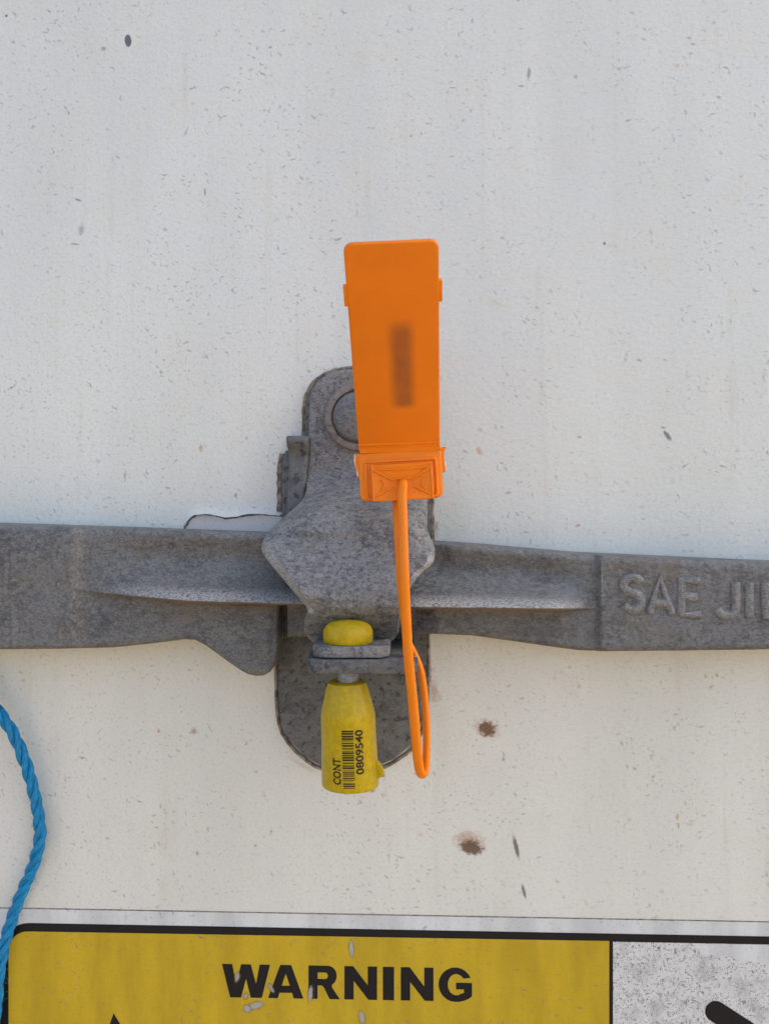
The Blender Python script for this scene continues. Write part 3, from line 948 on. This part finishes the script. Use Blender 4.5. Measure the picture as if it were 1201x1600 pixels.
# sunken insert with crossed ribs
iv = [on_lock(p, h) for p, h in (((-10.4, -8.9), 0.6), ((10.7, -8.9), 0.6), ((10.7, 4.0), 0.2), ((-10.4, 4.0), 0.2), ((-3.2, -4.2), -0.7), ((4.2, -4.2), -0.7), ((4.2, -1.6), -0.7), ((-3.2, -1.6), -0.7))]
iv += [on_lock(p, -1.5) for p in ((-10.4, -8.9), (10.7, -8.9), (10.7, 4.0), (-10.4, 4.0))]
obj('insert', iv, [(0, 1, 5, 4), (1, 2, 6, 5), (2, 3, 7, 6), (3, 0, 4, 7), (4, 5, 6, 7), (0, 8, 9, 1), (1, 9, 10, 2), (2, 10, 11, 3), (3, 11, 8, 0)], MAT['orange'], lock, smooth=False, bevel=(0.4, 20, 2))
for (p, q) in (((-9.9, 2.2), (-3.2, -1.6)), ((10.2, 2.2), (4.2, -1.6)), ((-9.9, -7.6), (-3.2, -4.2)), ((10.2, -7.6), (4.2, -4.2))):
    obj('rib', *sweep([on_lock(p, 0.3), on_lock(((p[0] + q[0]) / 2, (p[1] + q[1]) / 2), 0.1), on_lock(q, -0.5)], 0.38, 0.45, 8), MAT['orange'], lock)
for (p, q, r_) in (((-9.9, 2.4), (0, 1.9), (10.2, 2.4)), ((-3.2, -1.5), (0.5, -1.3), (4.2, -1.5)), ((-7.4, -1.0), (-6.2, -3.0), (-7.6, -5.2)), ((7.8, -1.0), (6.8, -3.0), (8.0, -5.2))):
    obj('rib', *sweep(catmull([on_lock(p, 0.3), on_lock(q, 0.1), on_lock(r_, 0.3)], 5), 0.3, 0.35, 8), MAT['orange'], lock)
for x_ in (-10.2, 10.5):
    obj('rib', *sweep([on_lock((x_, 4.0), 0.3), on_lock((x_, -2), 0.6), on_lock((x_, -8.8), 0.7)], 0.35, 0.4, 8), MAT['orange'], lock)
# moulding flash at the sides, stress-whitened rims
for s, pts in ((-1, [(-14.6, 8.6), (-16.0, 8.4), (-16.2, 5.0), (-15.6, 2.6), (-15.4, 0.6), (-14.6, -0.4)]), (1, [(14.2, 8.8), (15.6, 9.4), (16.6, 9.0), (15.7, 7.6), (15.6, 4.0), (15.9, 0.6), (14.2, 0.0)])):
    obj('flash', *slab(pts, -3.4, -1.8, on_lock, 0.25), MAT['orange'], lock)
    line = [on_lock(p, -1.9) for p in pts[1:-1]]
    obj('whitened_edge', *sweep(catmull(line, 4), lambda t: 0.16 + 0.1 * math.sin(9 * t), None, 6), MAT['stress'], lock)
# the strap
sp = [on_lock((0.2, -2.6), 0.4), on_lock((0.3, -3.6), 2.2), W(628, 775, 54.5), W(629, 820, 57), W(631, 890, 59), W(634, 960, 59), W(638, 1030, 58), W(644, 1089, 56), W(648.5, 1140, 54), W(652.5, 1185, 52), W(657, 1208, 50), W(663, 1209, 48.5),
      W(665.5, 1190, 47.5), W(666, 1140, 47), W(663, 1089, 46.5), W(657, 1048, 46), W(645, 1018, 45), W(637, 1000, 45), W(630, 960, 49), W(624, 890, 53), W(620, 820, 50), W(619, 780, 46), on_lock((-1.5, -5), -4)]
path = catmull(sp, 10)
obj('strap', *sweep(path, lambda t: 1.25, lambda t: 1.75 - 0.15 * ss(0.1, 0.0, t), 14, up=(0, -1, 0)), MAT['orange'], tag)

# ------------------------------------------------------------------ warning sticker
sticker = thing('warning_sticker', 'worn yellow and white warning sticker with black border on the door', 'sticker', W(600, 1600, 0))
SL = 1.05
def sk(px, py, d):
    return W(px, py + 0, d)
def sline(x, y_at0, slope=0.0182):
    return y_at0 + slope * x
def flatpoly(name, pts, d, mat, th=0.1, parent=sticker):
    v_, f_ = prism(pts, lambda p: Vector((W(p[0], p[1], 0).x, -d, W(p[0], p[1], 0).z)), lambda p: Vector((W(p[0], p[1], 0).x, -(d - th), W(p[0], p[1], 0).z)))
    return obj(name, v_, f_, mat, parent, smooth=False)
def rot_pts(pts, slope=0.0182, x0=0):
    return [(p[0], p[1] + slope * (p[0] - x0)) for p in pts]
def mat_sticker(name, base, dens=0.8, worn=()):
    m = Mat(name); fl = m.flat()
    n1 = m.noise(0.03, 4, 0.6, m.vmath('MULTIPLY', fl, (2.5, 0.5, 1)))
    c = m.mix(m.rng(n1, 0.3, 0.7), tuple(b * 0.86 for b in base), tuple(min(1, b * 1.08) for b in base))
    n2 = m.noise(1.0, 3, 0.6, fl)
    c = m.mix(m.rng(n2, 0.45, 0.75, 0, 0.18), c, tuple(b * 0.55 for b in base))
    c, k = paint_marks(m, fl, c, dens)
    for (px, py, rx, ry, a, mx) in worn:
        x, z = wp(px, py)
        c = m.mix(m.blob(fl, x, z, (rx + 2.5) * M, (ry + 2.5) * M, a, 0.5, 0.35, 0.6), c, (0.12, 0.1, 0.06))
        c = m.mix(m.blob(fl, x, z, rx * M, ry * M, a, 0.55, 0.35, mx), c, (0.42, 0.41, 0.38))
    nb = m.bump(m.noise(0.3, 4, 0.6, fl), 0.12, 0.5)
    return m.out(c, 0.5, nb, **{'Specular IOR Level': 0.2})
worn = ((549, 1482, 4, 15, 3, .9), (485, 1552, 4, 15, -6, .9), (400, 1571, 14, 6, 14, .85), (386, 1576, 6, 7, 30, .85), (371, 1526, 4, 9, -15, .7), (424, 1544, 3, 9, 30, .7), (565, 1590, 5, 12, 10, .85), (384, 1556, 3, 6, -20, .7))
MAT['film'] = mat_sticker('sticker_film', (0.66, 0.685, 0.635), 0.9)
MAT['syellow'] = mat_sticker('sticker_yellow', (0.56, 0.385, 0.02), 0.9, worn)
MAT['sblack'] = mat_sticker('sticker_black', (0.012, 0.012, 0.012), 0.0, worn)
def mat_speckle():
    m = Mat('sticker_speckled'); fl = m.flat()
    c = m.mix(m.rng(m.noise(0.4, 3, 0.6, fl), 0.3, 0.7), (0.61, 0.635, 0.585), (0.68, 0.705, 0.65))
    for (cell, ln, wd, kp, sd_) in ((1.5, 0.62, 0.27, 0.85, 2.0), (1.2, 0.4, 0.22, 0.45, 9.0)):
        d_, r_ = m.dashes(fl, cell, ln, wd, kp, seed=sd_, warp=0.5, soft=0.4)
        c = m.mix(m.math('MULTIPLY', d_, 0.8), c, (0.10, 0.095, 0.09))
    d_, r_ = m.dashes(fl, 3.0, 1.1, 0.3, 0.5, seed=4.0, warp=0.6)
    c = m.mix(m.math('MULTIPLY', d_, 0.7), c, (0.09, 0.085, 0.08))
    pt = m.noise(0.11, 4, 0.65, fl)
    c = m.mix(m.rng(pt, 0.45, 0.68, 0, 0.55), c, (0.33, 0.32, 0.31))
    return m.out(c, 0.5, m.bump(m.noise(0.8, 3, 0.6, fl), 0.1, 0.5))
MAT['speckle'] = mat_speckle()
YB = 2050
S_ = 0.0182
flatpoly('film', rot_pts([(-90, 1419.0), (1800, 1419.0), (1800, YB + 60), (-90, YB + 60)]), 0.18, MAT['film'], 0.3)
obj('film_rim', *sweep([Vector((W(x_, 1419 + S_ * x_, 0).x, -0.1, W(x_, 1419 + S_ * x_, 0).z)) for x_ in range(-90, 1801, 30)], 0.14, 0.26, 6, up=(0, -1, 0)), MAT['sealant'], sticker)
def spx(x0, y0, x1, y1, r, n=8):
    """pixel-space rounded rectangle, y down, sheared to the sticker's slope"""
    return rot_pts([(a, b) for a, b in rrect(x0, y0, x1, y1, (r, r, r, r), n)])
flatpoly('border', spx(0.5, 1441.5, 1700, YB, 46), 0.28, MAT['sblack'])
flatpoly('yellow_panel', rot_pts([(951, 1453.0), (951, YB - 14), (14, YB - 14)] + [(14 + 30 - 30 * math.cos(R(a)), 1454.5 + 30 - 30 * math.sin(R(a))) for a in range(0, 91, 9)]), 0.38, MAT['syellow'])
flatpoly('picture_panel', rot_pts([(957, 1454), (1686, 1454), (1686, YB - 14), (957, YB - 14)]), 0.38, MAT['speckle'])
# clean film left at the top of the picture panel
rag = [(1083, 1454.5), (1090, 1462), (1093, 1470), (1102, 1474), (1110, 1470), (1122, 1474), (1134, 1473), (1142, 1470), (1150, 1476), (1151, 1483), (1160, 1484), (1170, 1480), (1185, 1482), (1199, 1483), (1230, 1486), (1300, 1480), (1300, 1454.5)]
rr_ = []
for a_, b_ in zip(rag, rag[1:]):
    for k in range(3):
        rr_.append((a_[0] + (b_[0] - a_[0]) * k / 3 + random.uniform(-1.2, 1.2), a_[1] + (b_[1] - a_[1]) * k / 3 + (random.uniform(-1.5, 1.5) if a_[1] > 1456 else 0)))
rr_.append(rag[-1])
flatpoly('clean_patch', rot_pts(rr_), 0.44, MAT['film'], 0.05)
# end of the black pictogram arm
ang = R(33)
cx, cy = 1117, 1580
arm = [(cx + 16.5 * math.cos(R(a) + ang), cy + 16.5 * math.sin(R(a) + ang)) for a in range(90, 271, 12)]
arm += [(cx + 420 * math.cos(ang) + 16.5 * math.sin(ang), cy + 420 * math.sin(ang) - 16.5 * math.cos(ang)), (cx + 420 * math.cos(ang) - 16.5 * math.sin(ang), cy + 420 * math.sin(ang) + 16.5 * math.cos(ang))]
flatpoly('pictogram', arm, 0.47, MAT['sblack'], 0.05)
# warning triangle, of which the photograph shows the tip
flatpoly('triangle', [(178, 1583), (440, 2010), (-60 + 90, 2004)], 0.47, MAT['sblack'], 0.05)

# heavy block letters
def seg_arc(cx, cy, rx, ry, a0, a1, n=10):
    return [(cx + rx * math.cos(R(a0 + (a1 - a0) * k / n)), cy + ry * math.sin(R(a0 + (a1 - a0) * k / n))) for k in range(n + 1)]
# polygons in a unit box, y up; a letter is outer polygons, holes via bridging
GL = {
 'W': [[(0, 1), (.215, 1), (.29, .42), (.40, 1), (.60, 1), (.71, .42), (.785, 1), (1, 1), (.83, 0), (.60, 0), (.50, .56), (.40, 0), (.17, 0)]],
 'A': [[(.5, 1), (.345, 1), (0, 0), (.275, 0), (.32, .165), (.5, .165), (.5, .38), (.385, .38), (.5, .74)], [(.5, .74), (.615, .38), (.5, .38), (.5, .165), (.68, .165), (.725, 0), (1, 0), (.655, 1), (.5, 1)]],
 'N': [[(0, 0), (0, 1), (.27, 1), (.715, .43), (.715, 1), (1, 1), (1, 0), (.73, 0), (.285, .56), (.285, 0)]],
 'I': [[(0, 0), (0, 1), (1, 1), (1, 0)]],
 'R': [[(0, 0), (0, 1), (.5, 1), (.5, .795), (.29, .795), (.29, .6), (.5, .6), (.5, .405), (.29, .405), (.29, 0)],
       [(.5, 1), (.60, 1)] + seg_arc(.62, .70, .28, .30, 88, -62, 12) + [(.74, .37), (.80, .28), (1.0, 0), (.67, 0), (.50, .33), (.43, .405), (.5, .405), (.5, .6)] + seg_arc(.53, .6975, .085, .0975, -90, 90, 8) + [(.5, .795)]],
 'G': [seg_arc(.5, .5, .5, .515, 24, 270, 30) + [(.62, -.013), (.76, .02), (.90, .08), (1.0, .16), (1.0, .56), (.52, .56), (.52, .36), (.76, .36), (.76, .255)] + seg_arc(.53, .5, .255, .32, -58, -90, 4) + seg_arc(.53, .5, .255, .32, -90, -325, 22)],
}
for ch, xa, xb in (('W', 347, 422), ('A', 419, 474), ('R', 482, 531), ('N', 538, 589), ('I', 598, 615.5), ('N', 626, 677), ('G', 685, 737)):
    vv, ff = [], []
    for poly in GL[ch]:
        pts = []
        for (u, w_) in poly:
            px = xa + u * (xb - xa)
            pts.append((px, 1499.6 + S_ * px * 0.98 + (1 - w_) * 52.0))
        b0 = len(vv)
        pr = prism(pts, lambda p: Vector((W(p[0], p[1], 0).x, -0.44, W(p[0], p[1], 0).z)), lambda p: Vector((W(p[0], p[1], 0).x, -0.40, W(p[0], p[1], 0).z)))
        vv += pr[0]; ff += [tuple(i + b0 for i in q) for q in pr[1]]
    obj('printed_letter', vv, ff, MAT['sblack'], sticker, smooth=False)

# ------------------------------------------------------------------ blue rope
rope = thing('blue_rope', 'twisted bright blue plastic rope hanging at the left edge of the door', 'rope', W(55, 1290, 0))
def mat_rope():
    m = Mat('blue_polypropylene')
    uv = m.new('ShaderNodeUVMap'); uv.uv_map = 'uv'
    st = m.vmath('MULTIPLY', uv.outputs[0], (6.0, 0.35, 0))
    fib = m.noise(1.0, 4, 0.7, st)
    n = m.noise(0.4, 3, 0.6)
    c = m.mix(m.rng(fib, 0.3, 0.7), (0.002, 0.11, 0.27), (0.008, 0.36, 0.66))
    c = m.mix(m.rng(n, 0.5, 0.72, 0, 0.45), c, (0.04, 0.12, 0.22))
    c = m.mix(m.rng(fib, 0.66, 0.8, 0, 0.5), c, (0.12, 0.5, 0.75))
    return m.out(c, 0.4, m.bump(fib, 0.4, 0.9), **{'Specular IOR Level': 0.3})
MAT['rope'] = mat_rope()
cl = catmull([W(-150, 960, 9), W(-70, 1030, 9), W(-8, 1105, 8), W(22, 1150, 7), W(44, 1205, 6), W(58, 1262, 5), W(62, 1308, 4.5), W(52, 1352, 4.2), W(28, 1410, 4.2), W(8, 1470, 4.4), W(-2, 1525, 4.6), W(-8, 1590, 4.8), W(-30, 1700, 5), W(-60, 1850, 5), W(-70, 2050, 5), W(-50, 2300, 5), W(-40, 2600, 5)], 26)
m_ = len(cl)
Ls = [0.0]
for a_, b_ in zip(cl, cl[1:]): Ls.append(Ls[-1] + (b_ - a_).length)
T_ = [(cl[min(i + 1, m_ - 1)] - cl[max(i - 1, 0)]).normalized() for i in range(m_)]
nr = Vector((0, -1, 0)); frames = []
for i in range(m_):
    nr = (nr - T_[i] * nr.dot(T_[i])).normalized()
    frames.append((nr.copy(), T_[i].cross(nr)))
LAY = 21.0
for s in range(3):
    pts = []
    for i in range(m_):
        a_ = 2 * math.pi * (s / 3 + Ls[i] / LAY) + 0.7 * math.sin(Ls[i] / 19)
        rad = 1.28 + 0.08 * math.sin(Ls[i] / 6 + s)
        pts.append(cl[i] + frames[i][0] * math.cos(a_) * rad + frames[i][1] * math.sin(a_) * rad)
    nseg = 16
    v, f = [], []
    for i in range(m_):
        t = (pts[min(i + 1, m_ - 1)] - pts[max(i - 1, 0)]).normalized()
        n0 = (pts[i] - cl[i]); n0 = (n0 - t * n0.dot(t)).normalized(); b0 = t.cross(n0)
        for k in range(nseg):
            a_ = 2 * math.pi * k / nseg
            rr = 1.24 * (1 + 0.12 * mnoise.noise(Vector((k * 0.9, Ls[i] * 0.12, s * 7))))
            v.append(pts[i] + n0 * math.cos(a_) * rr + b0 * math.sin(a_) * rr)
    for i in range(m_ - 1):
        for k in range(nseg):
            k2 = (k + 1) % nseg
            f.append((i * nseg + k, i * nseg + k2, (i + 1) * nseg + k2, (i + 1) * nseg + k))
    off = Vector(rope['_loc'])
    me = bpy.data.meshes.new('strand')
    me.from_pydata([(q - off) * 0.001 for q in v], [], f)
    me.materials.append(MAT['rope'])
    ul = me.uv_layers.new(name='uv')
    for poly in me.polygons:
        poly.use_smooth = True
        ks = [(vi % nseg) for vi in poly.vertices]
        wrap = max(ks) - min(ks) > nseg / 2
        for li, vi in zip(poly.loop_indices, poly.vertices):
            k = vi % nseg; i = vi // nseg
            if wrap and k == 0: k = nseg
            ul.data[li].uv = (k / nseg * 3 + s * 5 + 0.03 * Ls[i], Ls[i])
    so = bpy.data.objects.new('strand', me)
    link(so, rope)
# stray fibres
fv = []
for k in range(70):
    i = random.randrange(40, m_ - 120)
    a_ = random.uniform(0, 6.28)
    d0 = frames[i][0] * math.cos(a_) + frames[i][1] * math.sin(a_)
    p0 = cl[i] + d0 * 2.4
    if p0.y > -1.0: continue
    L_ = random.uniform(1.2, 4.0)
    p1 = p0 + T_[i] * L_ * 0.5 * random.choice((-1, 1)) + d0 * L_ * 0.3
    p2 = p1 + T_[i] * L_ * random.uniform(-.3, .6) + d0 * L_ * random.uniform(-.1, .4)
    p1.y = min(p1.y, -0.3); p2.y = min(p2.y, -0.3)
    fv.append(sweep(catmull([p0 - d0 * 0.5, p1, p2], 4), 0.05, None, 4))
fo = obj('stray_fibres', *join(*fv), MAT['rope'], rope)
fo['kind'] = 'stuff'

for o in list(bpy.data.objects):
    if '_loc' in o:
        del o['_loc']
